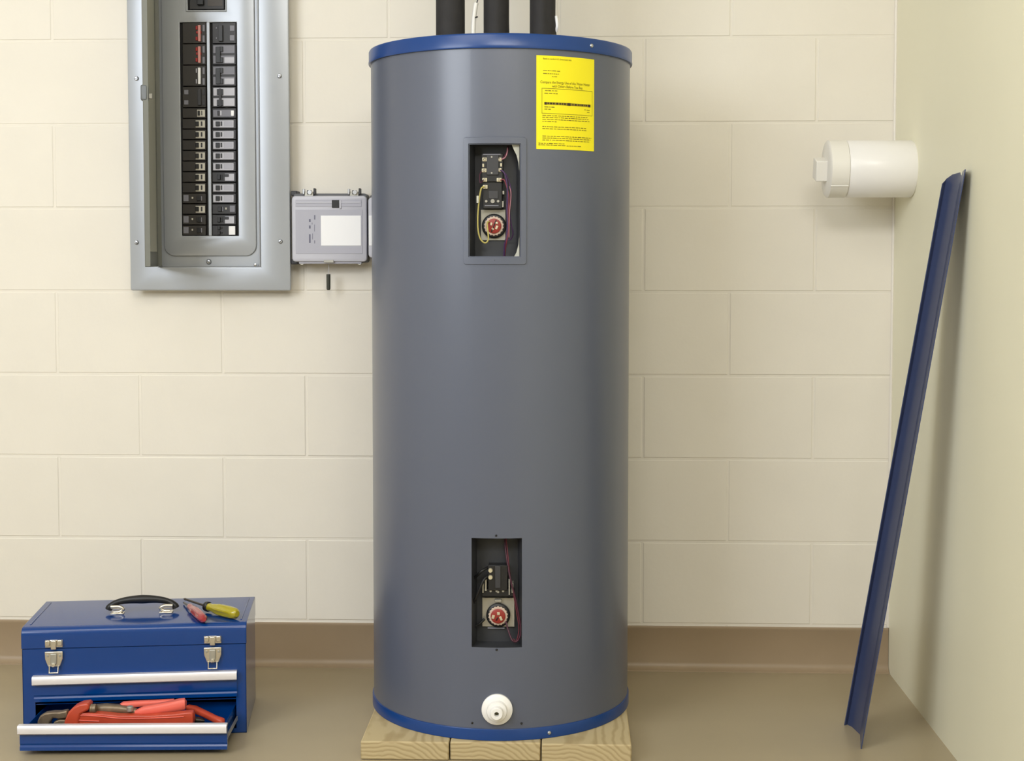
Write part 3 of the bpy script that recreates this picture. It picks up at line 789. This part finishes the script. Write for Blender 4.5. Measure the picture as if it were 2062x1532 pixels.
b = MB(); b.box(dpt(DWd - .020, .008, zl - .006), (.012, .008, .012), Rm); b.build('latch_tongue', M['steel'], LATCH, bevel=.001)
q = P(320, 452); b = MB().box((q[0] + .001, YP - .003, q[1]), (.004, .006, .018)); b.build('hinge_pin', M['dgrey'], EP, bevel=.001)

# ================================================================== GREY ENCLOSURE AND ADDED SECOND BOX
def enclosure(x0, x1, y0, y1, label, first):
    Yf = -.062
    A, B_ = at(x0, y1, Yf), at(x1, y0, Yf)
    t = thing('wall_enclosure', label, 'enclosure', ((A.x + B_.x) / 2, 0, A.z))
    b = MB(); b.prism(rrect(A.x + .002, B_.x - .002, A.z - .002, B_.z + .006, .006, 4), 1, -.0005, Yf + .014); b.build('base', mat_encl_base, t, bevel=.001)
    plate('lid', [rrect(A.x, B_.x, A.z, B_.z, .009, 6)], Yf, .016, M['encl'], t, .004)
    def r(nm, xa, ya, xb, yb, up, m, bev=.0006, parent=t):
        b = MB(); pb(b, xa, ya, xb, yb, Yf - up, Yf + .001); return b.build(nm, m, parent, bevel=bev)
    dx = x0 - 588
    # ribbed band along the top and a recessed looking field below it
    r('top_band', dx + 595, 402, dx + 728, 416, .0012, M['encl2'])
    r('band_rib', dx + 596, 406, dx + 727, 409, .0022, M['encl'])
    w_ = r('window', dx + 668, 402.5, dx + 683, 418, .0028, M['black'])
    r('window_bezel', dx + 683, 403, dx + 687, 420, .0030, M['encl'], parent=w_)
    r('field', dx + 595, 422, dx + 730, 511, .0010, M['encl2'], .0008)
    r('label', dx + 646, 434, dx + 727, 494.5, .0018, M['white'], .0004) if first else r('label', x0 + 1, 434, x0 + 110, 494.5, .0018, M['white'], .0004)
    if first:
        pr2 = MB()
        for (xa, ya, xb, yb) in ((622, 441, 625.5, 447), (622, 454, 625.5, 460), (622, 471.5, 625.5, 489), (632.5, 433, 635, 442), (628, 448, 629, 452), (629, 470, 630, 482), (633, 452, 634, 466), (633, 484, 634.5, 490)):
            pb(pr2, xa, ya, xb, yb, Yf - .0013, Yf)
        pr2.build('printed_marks', mat('mark ink', (112, 112, 132), .6), t)
        # metal clips standing on the top edge
        for cx in (622, 713):
            b = MB(); pb(b, cx - 9, 386, cx + 9, 396, Yf + .008, Yf + .03); c = b.build('clip', M['steel'], t, bevel=.001)
            for (xa, xb, yt) in ((-13, -9, 380), (-4, 4, 383), (9, 13, 379)):
                b = MB(); pb(b, cx + xa, yt, cx + xb, 391, Yf + .004, Yf + .02); b.build('clip_tab', M['screw'] if xa < -5 else M['dgrey'], c, bevel=.0008)
            b = MB(); q = at(cx + 1, 387, Yf); b.cyl((q.x, Yf + .002, q.z), (q.x, Yf + .010, q.z), .005, 14); b.build('clip_screw', M['screw'], c)
        # lower catches
        b = MB(); pb(b, 602, 524, 728, 531, Yf + .006, Yf + .030); b.build('lower_rail', M['encl2'], t, bevel=.001)
        b = MB(); pb(b, 652, 523.5, 672, 529, Yf - .001, Yf + .012); b.build('catch', M['steel'], t, bevel=.0008)
        for cx in (607, 723):
            q = at(cx, 529, Yf); MB().tube([(q.x + .0042 * math.cos(k * math.pi / 6), Yf + .008, q.z + .0042 * math.sin(k * math.pi / 6)) for k in range(13)], .0012, 6, smooth=1).build('seal_eye', M['steel'], t)
        for (xa, ya, xb, yb) in ((585.5, 384, 598, 394), (586, 522, 600, 532)):
            b = MB(); pb(b, xa, ya, xb, yb, Yf + .02, -.001); b.build('mounting_lug', M['dgrey'], t, bevel=.002)
        q0, q1 = at(661.5, 552, Yf + .02), at(661.5, 584, Yf + .02)
        b = MB().lathe([(.0030, 0), (.0046, .002), (.0048, .006), (.0050, q0.z - q1.z)], q1, (0, 0, 1), 14); b.build('seal_plug', mat('dark seal', (58, 60, 52), .5), t)
        MB().tube([(q0.x, q0.y, q0.z - .001), (q0.x + .001, q0.y, q0.z + .012), (q0.x - .001, q0.y, A.z - .001)], .0006, 6).build('seal_cord', M['lgrey'], t)
    return t
mat_encl_base = mat('enclosure base', (96, 97, 100), .5)
enclosure(588, 738, 394, 527, 'grey plastic enclosure with white label, right of the breaker panel', True)
enclosure(741.5, 891, 397, 519, 'added grey box behind the tank, its sliver standing in for a reflection', False)  # second box added; its visible edge stands in for a reflection

# ================================================================== PVC STUB ON THE RIGHT WALL
q = at_x(1836, 340, XR); PYc, PZc = q.y - .0, q.z
PV = thing('pipe_cleanout', 'white plastic capped pipe stub sticking out of the right wall', 'pipe', (XR, PYc, PZc))
Rp = 56.5 / (FPX / (PYc + 3.5))
def xat(px): return EYE.x + (at(px, 340, PYc).x - EYE.x)
x1_, x2_, x3_ = xat(1703), xat(1664), xat(1642)
MB().lathe([(Rp - .003, -.0004), (Rp, .004), (Rp, XR - x1_ - .001), (Rp - .003, XR - x1_ + .002)], (XR, PYc, PZc), (-1, 0, 0), 48).build('pipe', M['pvc'], PV, angle=50)
CP = MB().lathe([(Rp - .002, 0), (Rp + .0006, .0015), (Rp + .0006, x1_ - x2_ - .004), (Rp - .004, x1_ - x2_), (Rp * .6, x1_ - x2_ + .0005)], (x1_ - .0015, PYc, PZc), (-1, 0, 0), 48).build('threaded_cap', M['pvc2'], PV, angle=40)
MB().box(((x2_ + x3_) / 2, PYc, PZc - .001), (x2_ - x3_ + .004, .046, .047), Matrix.Rotation(.25, 3, 'X')).build('square_nut', M['pvc2'], CP, bevel=.002)
MB().box(((x1_ + x2_) / 2 - .001, PYc - Rp * .78, PZc - Rp * .63), (x1_ - x2_ - .004, .003, .002)).build('cap_rib', M['pvc'], CP)

# ================================================================== LEANING BLUE STRIP
base = Vector((.6072, -.5613, 0))
prof0 = [(-.0035, .150), (.003, .156), (.010, .140), (.0165, .095), (.0168, .088), (.002, .012), (.0, 0)]
def strip():
    b = MB(); n = len(prof0); rows = []
    axis_top = Vector((.1640, -.105, 1.180))
    ts = [0, .02, .25, .5, .75, .955, .975, .99, 1.0]
    th = .0022
    for j, t in enumerate(ts):
        pts = []
        for i, (x, y) in enumerate(prof0):
            tt = t
            if t > .95 and i < 3: tt = .955 + (t - .955) * (.62, .8, .95)[i]         # rounded corner at the top
            c = base + axis_top * tt
            pts.append(Vector((c.x + x, c.y + y * (1 - .10 * tt), c.z)))
        out = list(pts); inn = []
        for i in range(n):
            tg = (pts[min(i + 1, n - 1)] - pts[max(i - 1, 0)]); tg.z = 0; tg.normalize()
            inn.append(pts[i] + Vector((-tg.y, tg.x, 0)) * th)
        rows.append(out + inn[::-1])
    m_ = 2 * n; vs = [p for r in rows for p in r]; fs = []
    for j in range(len(ts) - 1):
        for k in range(m_): fs.append((j * m_ + k, j * m_ + (k + 1) % m_, (j + 1) * m_ + (k + 1) % m_, (j + 1) * m_ + k))
    for j in (0, len(ts) - 1):
        for k in range(n - 1): fs.append((j * m_ + k, j * m_ + k + 1, j * m_ + m_ - 2 - k, j * m_ + m_ - 1 - k))
    return b.add(vs, fs)
o = strip().build('metal_strip', M['navy'], angle=22)
for v in o.data.vertices: v.co -= base
o.location = base
tag(o, 'long dark blue metal strip leaning against the right wall', 'metal strip')

# ================================================================== TOOLBOX
fr_ = at_z(497, 1475, 0)
TW, TD, TH = .462, .240, .236
ROT = math.radians(7.8)
Rz = Matrix.Rotation(ROT, 3, 'Z')
org = fr_ - Rz @ Vector((TW / 2, -TD / 2, 0)); org.z = .0005
TBX = thing('toolbox', 'blue steel toolbox with lower drawer pulled open, on the floor', 'toolbox', org, ROT)
hw, hd = TW / 2, TD / 2
zl_ = .191                                       # seam below the lid
# body: back, sides, bottom, front frame with a drawer opening
b = MB(); tk = .0016
b.box2((-hw, hd - tk, 0), (hw, hd, zl_)); b.box2((-hw, -hd, 0), (-hw + tk, hd, zl_)); b.box2((hw - tk, -hd, 0), (hw, hd, zl_)); b.box2((-hw, -hd, 0), (hw, hd, tk))
ox0, ox1, oz0, oz1 = -hw + .0255, hw - .0215, .010, .1360
b.box2((-hw, -hd, 0), (ox0, -hd + tk, zl_)); b.box2((ox1, -hd, 0), (hw, -hd + tk, zl_)); b.box2((ox0, -hd, oz1), (ox1, -hd + tk, zl_)); b.box2((ox0, -hd, 0), (ox1, -hd + tk, oz0))
b.box2((-hw + tk, -hd + tk, oz1 + .004), (hw - tk, hd - tk, oz1 + .006)); b.box2((ox0, -hd + .004, .072), (ox1, hd - tk, .0735))
b.build('body', M['tool'], TBX, local=True)
# lid with rounded front edge
cr = .016; lp = [(-hd - .0012, zl_ + .001), (-hd - .0012, TH - cr)]
for k in range(1, 7):
    a = math.radians(180 - 15 * k); lp.append((-hd - .0012 + cr + cr * math.cos(a), TH - cr + cr * math.sin(a)))
lp += [(hd - .004, TH), (hd + .001, TH - .004), (hd + .001, zl_ + .001)]
LID = MB().prism(lp, 0, -hw - .0012, hw + .0012).build('lid', M['tool'], TBX, local=True, bevel=.0012, angle=25)
for sx in (-1, 1):
    b = MB().box((sx * (hw - .012), .005, TH + .0006), (.003, TD - .045, .0016)); b.build('lid_crease', M['tool'], LID, local=True, bevel=.0006)
# drawers
def drawer(z0, z1, pull, content):
    w0, w1 = ox0 + .002, ox1 - .002; yf = -hd - .004 - pull
    b = MB(); hh = z1 - z0
    # front with pressed step near the bottom
    fp = [(yf + .004, z0), (yf + .001, z0), (yf + .001, z0 + .008), (yf + .003, z0 + .0105), (yf + .001, z0 + .013), (yf + .001, z0 + hh - .02), (yf + .004, z0 + hh)]
    fp = [(yf + .006, z0), (yf - .001, z0), (yf - .001, z0 + .007), (yf + .0015, z0 + .010), (yf + .0015, z0 + .012), (yf, z0 + .014), (yf, z1 - .002), (yf + .006, z1)]
    b.prism(fp, 0, w0 - .004, w1 + .004)
    yb = yf + .17
    b.box2((w0 + .004, yf + .004, z0 + .002), (w1 - .004, yb, z0 + .004)); b.box2((w0 + .004, yf + .004, z0 + .002), (w0 + .0055, yb, z1 - .006)); b.box2((w1 - .0055, yf + .004, z0 + .002), (w1 - .004, yb, z1 - .006)); b.box2((w0 + .004, yb - .0015, z0 + .002), (w1 - .004, yb, z1 - .006))
    D = b.build('drawer', M['tool'], TBX, local=True, angle=30)
    if pull > 0:
        k_ = math.radians(-4.6); pv = Vector((.06, yf + .1, 0)); D.rotation_euler = (0, 0, k_); D.location = pv - Matrix.Rotation(k_, 3, 'Z') @ pv
    # aluminium pull
    b = MB(); pz = z1 - .010
    pp = [(yf + .004, z1 + .0025), (yf - .008, z1 + .0025), (yf - .0105, z1 - .0005), (yf - .0105, z1 - .0140), (yf - .0085, z1 - .0160), (yf - .0065, z1 - .0140), (yf - .0065, z1 - .004), (yf + .004, z1 - .001)]
    b.prism(pp, 0, w0 - .0055, w1 + .0045); b.build('drawer_pull', M['alu'], D, local=True, angle=40)
    b = MB(); b.box2((w1 + .0005, yf + .02, z0 + .018), (w1 + .003, -hd + .12, z0 + .026)); b.box2((w0 - .003, yf + .02, z0 + .018), (w0 - .0005, -hd + .12, z0 + .026)); b.build('drawer_slide', M['steel'], D, local=True)
    return yf, w0, w1
drawer(.0800, .1335, 0, None)
DY, DW0, DW1 = drawer(.0105, .0620, .118, None)
# handle and its chrome brackets
hc = .010
b = MB()
hx0, hx1 = hc - .070 - .011, hc + .070 - .011
hpts = [(hx0 - .002, -.006, TH + .0085), (hx0 + .001, -.006, TH + .0135), (hx0 + .014, -.005, TH + .0225), (hx0 + .040, -.004, TH + .0275), ((hx0 + hx1) / 2, -.004, TH + .0285), (hx1 - .040, -.004, TH + .0275), (hx1 - .014, -.005, TH + .0225), (hx1 - .001, -.006, TH + .0135), (hx1 + .002, -.006, TH + .0085)]
b.tube(hpts, [.0078, .0078, .0062, .0078, .0095, .0078, .0062, .0078, .0078], 12)
HND = b.build('carry_handle', M['black'], LID, local=True, angle=60)
for sx in (-1, 1):
    c = (hx0 + .022) if sx < 0 else (hx1 - .022)
    b = MB(); b.box((c + sx * .004, -.012, TH + .0015), (.028, .022, .0025)); b.build('handle_bracket', M['chrome'], LID, local=True, bevel=.001)
    pts = [(c + sx * .018, -.014, TH + .015), (c, -.014, TH + .015), (c - sx * .008, -.014, TH + .010), (c, -.014, TH + .004), (c + sx * .012, -.014, TH + .003)]
    MB().tube(pts, .0042, 10).build('handle_loop', M['chrome'], LID, local=True, angle=60)
# latches
for cx in (-hw + .066, hw - .069):
    yf = -hd - .0015
    b = MB(); b.box((cx, yf - .002, zl_ + .012), (.036, .003, .016)); LT_ = b.build('latch', M['chrome'], TBX, local=True, bevel=.001)
    for sx in (-1, 1):
        MB().box((cx + sx * .0125, yf - .005, zl_ + .014), (.010, .006, .013)).build('latch_ear', M['chrome'], LT_, local=True, bevel=.002)
    MB().box((cx, yf - .006, zl_ + .010), (.011, .005, .019)).build('latch_hook', M['chrome'], LT_, local=True, bevel=.0015)
    pol = [(cx - .0185, zl_ - .004), (cx + .0185, zl_ - .004), (cx + .018, zl_ - .020), (cx + .012, zl_ - .036), (cx - .012, zl_ - .036), (cx - .018, zl_ - .020)]
    MB().prism(pol, 1, yf - .0005, yf - .006).build('latch_plate', M['chrome'], LT_, local=True, bevel=.0015)
    MB().box((cx, yf - .008, zl_ - .019), (.013, .004, .022)).build('latch_lever', M['steel'], LT_, local=True, bevel=.0015)
    for sx in (-1, 1): MB().lathe([(.0026, 0), (.002, .0016)], (cx + sx * .0125, yf - .006, zl_ - .013), (0, -1, 0), 10).build('rivet', M['screw'], LT_, local=True)
    lo = [(cx - .009, yf - .006, zl_ - .034), (cx - .009, yf - .010, zl_ - .048), (cx + .009, yf - .010, zl_ - .048), (cx + .009, yf - .006, zl_ - .034)]
    MB().tube(lo, .0016, 8, smooth=1).build('latch_bail', M['chrome'], LT_, local=True, angle=60)
    MB().lathe([(.0045, 0), (.004, .003), (.001, .004)], (cx, yf - .010, zl_ - .031), (0, -1, 0), 12).build('latch_knob', M['chrome'], LT_, local=True)

def on_lid(px, py, h): return at_z(px, py, org.z + TH + h)
# screwdrivers on the lid
def screwdriver(label, tip, neck, end, rh, rs, hm, collar):
    """tip, neck, end in world"""
    t = thing('screwdriver', label, 'screwdriver', (neck.x, neck.y, neck.z), 0, 'screwdrivers on the toolbox')
    d = (end - neck); L = d.length; d.normalize()
    n = 24; b = MB(); vs = []; fs = []
    q = Vector((0, 0, 1)).rotation_difference(d)
    prof = [(.0, .45), (.04, .62), (.10, .66), (.18, .60), (.28, .80), (.45, .97), (.7, 1.0), (.85, .97), (.95, .80), (1.0, .45)]
    for (h, s_) in prof:
        for k in range(n):
            fl = 1 - (.13 if (k % 4 < 2 and .2 < h < .9) else 0)
            a = 2 * math.pi * k / n; vs.append(neck + q @ Vector((rh * s_ * fl * math.cos(a), rh * s_ * fl * math.sin(a), h * L)))
    for i in range(len(prof) - 1):
        for k in range(n): fs.append((i * n + k, i * n + (k + 1) % n, (i + 1) * n + (k + 1) % n, (i + 1) * n + k))
    fs.append(tuple(reversed(range(n)))); fs.append(tuple(range((len(prof) - 1) * n, len(prof) * n)))
    b.add(vs, fs).build('handle', M[hm], t, angle=40)
    MB().cyl(neck + d * .004, tip, rs, 10, rs * .95).build('shaft', M['shaft'], t)
    sd = (tip - neck).normalized()
    MB().cyl(tip - sd * .004, tip + sd * .004, rs * 1.1, 10, rs * .5).build('tip', M['shaft'], t)
    if collar: MB().lathe([(rh * .55, -.004), (rh * .78, -.003), (rh * .82, .005), (rh * .6, .008)], neck, d, 20).build('collar', M['black'], t)
    return t
screwdriver('larger screwdriver with translucent yellow handle, lying on the toolbox lid', on_lid(372, 1206, .011), on_lid(417, 1221, .0135), on_lid(478, 1236, .0135), .0135, .0026, 'yhandle', True)
screwdriver('small screwdriver with red handle, lying on the toolbox lid', on_lid(370, 1213, .004), on_lid(381, 1220, .0105), on_lid(411, 1247, .0105), .0105, .0018, 'rhandle', False)

# tools in the open drawer ------------------------------------------------
ZD = org.z + .0105 + .0042                         # drawer floor
def dr(px, py, h): return at_z(px, py, ZD + h)
Xa = Rz @ Vector((1, 0, 0))
def bar(b, pts, wid, thk):
    """flat bar through points (px,py,h): width in plan, thickness up"""
    ps = [dr(*p) for p in pts]
    vs = []; fs = []; n = len(ps)
    for i, p in enumerate(ps):
        t = (ps[min(i + 1, n - 1)] - ps[max(i - 1, 0)]); t.z = 0; t.normalize(); s_ = Vector((-t.y, t.x, 0))
        w_ = wid[i] / 2; h_ = thk[i] / 2
        for (a_, c_) in ((-1, -.6), (-.7, -1), (.7, -1), (1, -.6), (1, .6), (.7, 1), (-.7, 1), (-1, .6)): vs.append(p + s_ * (a_ * w_) + Vector((0, 0, c_ * h_)))
    for i in range(n - 1):
        for k in range(8): fs.append((i * 8 + k, i * 8 + (k + 1) % 8, (i + 1) * 8 + (k + 1) % 8, (i + 1) * 8 + k))
    fs.append(tuple(reversed(range(8)))); fs.append(tuple(range((n - 1) * 8, n * 8)))
    return b.add(vs, fs)
YW = (org + Rz @ Vector((0, DY + .045, 0))).y
def flat(name, poly, y0, thick, m, parent, bevel=.003):
    f = [at(x, y, y0) for (x, y) in poly]; n = len(f)
    b = MB().add(f + [p + Vector((0, thick, 0)) for p in f], [tuple(range(n)), tuple(reversed(range(n, 2 * n)))] + [(i, (i + 1) % n, (i + 1) % n + n, i + n) for i in range(n)])
    return b.build(name, m, parent, bevel=bevel, seg=3, angle=50)
t = thing('pipe_wrench', 'orange red pipe wrench with grey jaws, longest tool in the open drawer', 'wrench', (dr(250, 1447, 0).x, YW, ZD), 0, 'tools in the open drawer')
flat('wrench_handle', [(148, 1438), (158, 1435), (200, 1437), (240, 1441), (300, 1441), (350, 1438), (372, 1435), (384, 1434), (388, 1437), (389, 1452), (386, 1466), (160, 1468), (148, 1466)], YW - .006, .020, M['wrench_r'], t)
rib = [(370, 1443), (300, 1446), (240, 1446), (200, 1442), (164, 1440), (157, 1444), (160, 1450), (200, 1452)]
MB().tube([at(x, y, YW - .0062) for (x, y) in rib], .0012, 8).build('handle_rib', M['wrench_p'], t, angle=60)
flat('wrench_housing', [(126, 1468), (130, 1450), (137, 1434), (147, 1424), (160, 1418), (174, 1416), (179, 1419), (178, 1430), (170, 1434), (162, 1438), (158, 1450), (160, 1468)], YW - .010, .030, M['wrench_r'], t, .004)
flat('hook_jaw', [(74, 1468), (75, 1452), (80, 1442), (90, 1436), (106, 1434), (120, 1434), (134, 1431), (136, 1446), (118, 1448), (106, 1446), (100, 1454), (98, 1468)], YW - .004, .018, M['jaw'], t)
flat('heel_jaw', [(104, 1468), (108, 1454), (118, 1450), (134, 1450), (134, 1468)], YW - .006, .020, M['jaw'], t, .002)
q = at(182, 1426, YW + .004); MB().lathe([(.0085, 0), (.0095, .002), (.0085, .005), (.0095, .008), (.0085, .012)], q, (1, 0, 0), 16).build('adjusting_nut', M['jaw'], t)

t = thing('grip_pliers', 'salmon handled pliers with grey jaw lying on top of the pipe wrench', 'pliers', dr(300, 1432, .046), 0, 'tools in the open drawer')
b = MB(); bar(b, [(272, 1434, .056), (290, 1430, .060), (330, 1424, .064), (360, 1419, .068), (372, 1417, .069), (375, 1417, .069)], [.010, .018, .021, .022, .020, .010], [.008, .016, .019, .022, .021, .012]); b.build('lower_grip', M['wrench_p'], t, angle=50)
b = MB(); bar(b, [(238, 1424, .060), (248, 1420, .064), (275, 1417, .066), (310, 1415, .067), (350, 1413, .068)], [.010, .016, .015, .014, .014], [.010, .014, .012, .011, .011]); b.build('upper_grip', M['wrench_p'], t, angle=50)
b = MB(); bar(b, [(180, 1431, .056), (192, 1427, .060), (212, 1426, .061), (240, 1427, .060), (275, 1432, .057)], [.012, .020, .022, .020, .012], [.012, .016, .018, .016, .010]); b.build('jaw', M['jaw'], t, angle=50)
q = dr(262, 1427, .064); MB().lathe([(.007, -.004), (.007, .004), (.005, .006)], q, (0, 0, 1), 14).build('pivot', M['steel'], t)

t = thing('slim_wrench', 'red slim tool handle slanting down at the right of the open drawer', 'wrench', dr(415, 1440, 0), 0, 'tools in the open drawer')
b = MB(); bar(b, [(378, 1424, .046), (392, 1428, .044), (412, 1437, .040), (432, 1447, .036), (447, 1453, .034), (450, 1455, .033)], [.014, .016, .015, .014, .016, .008], [.010, .013, .012, .012, .013, .006]); b.build('tool_handle', M['wrench_r'], t, angle=50)
b = MB(); bar(b, [(386, 1448, .030), (398, 1451, .030), (412, 1452, .028)], [.012, .016, .010], [.010, .014, .008]); b.build('tool_joint', M['shaft'], t, angle=50)
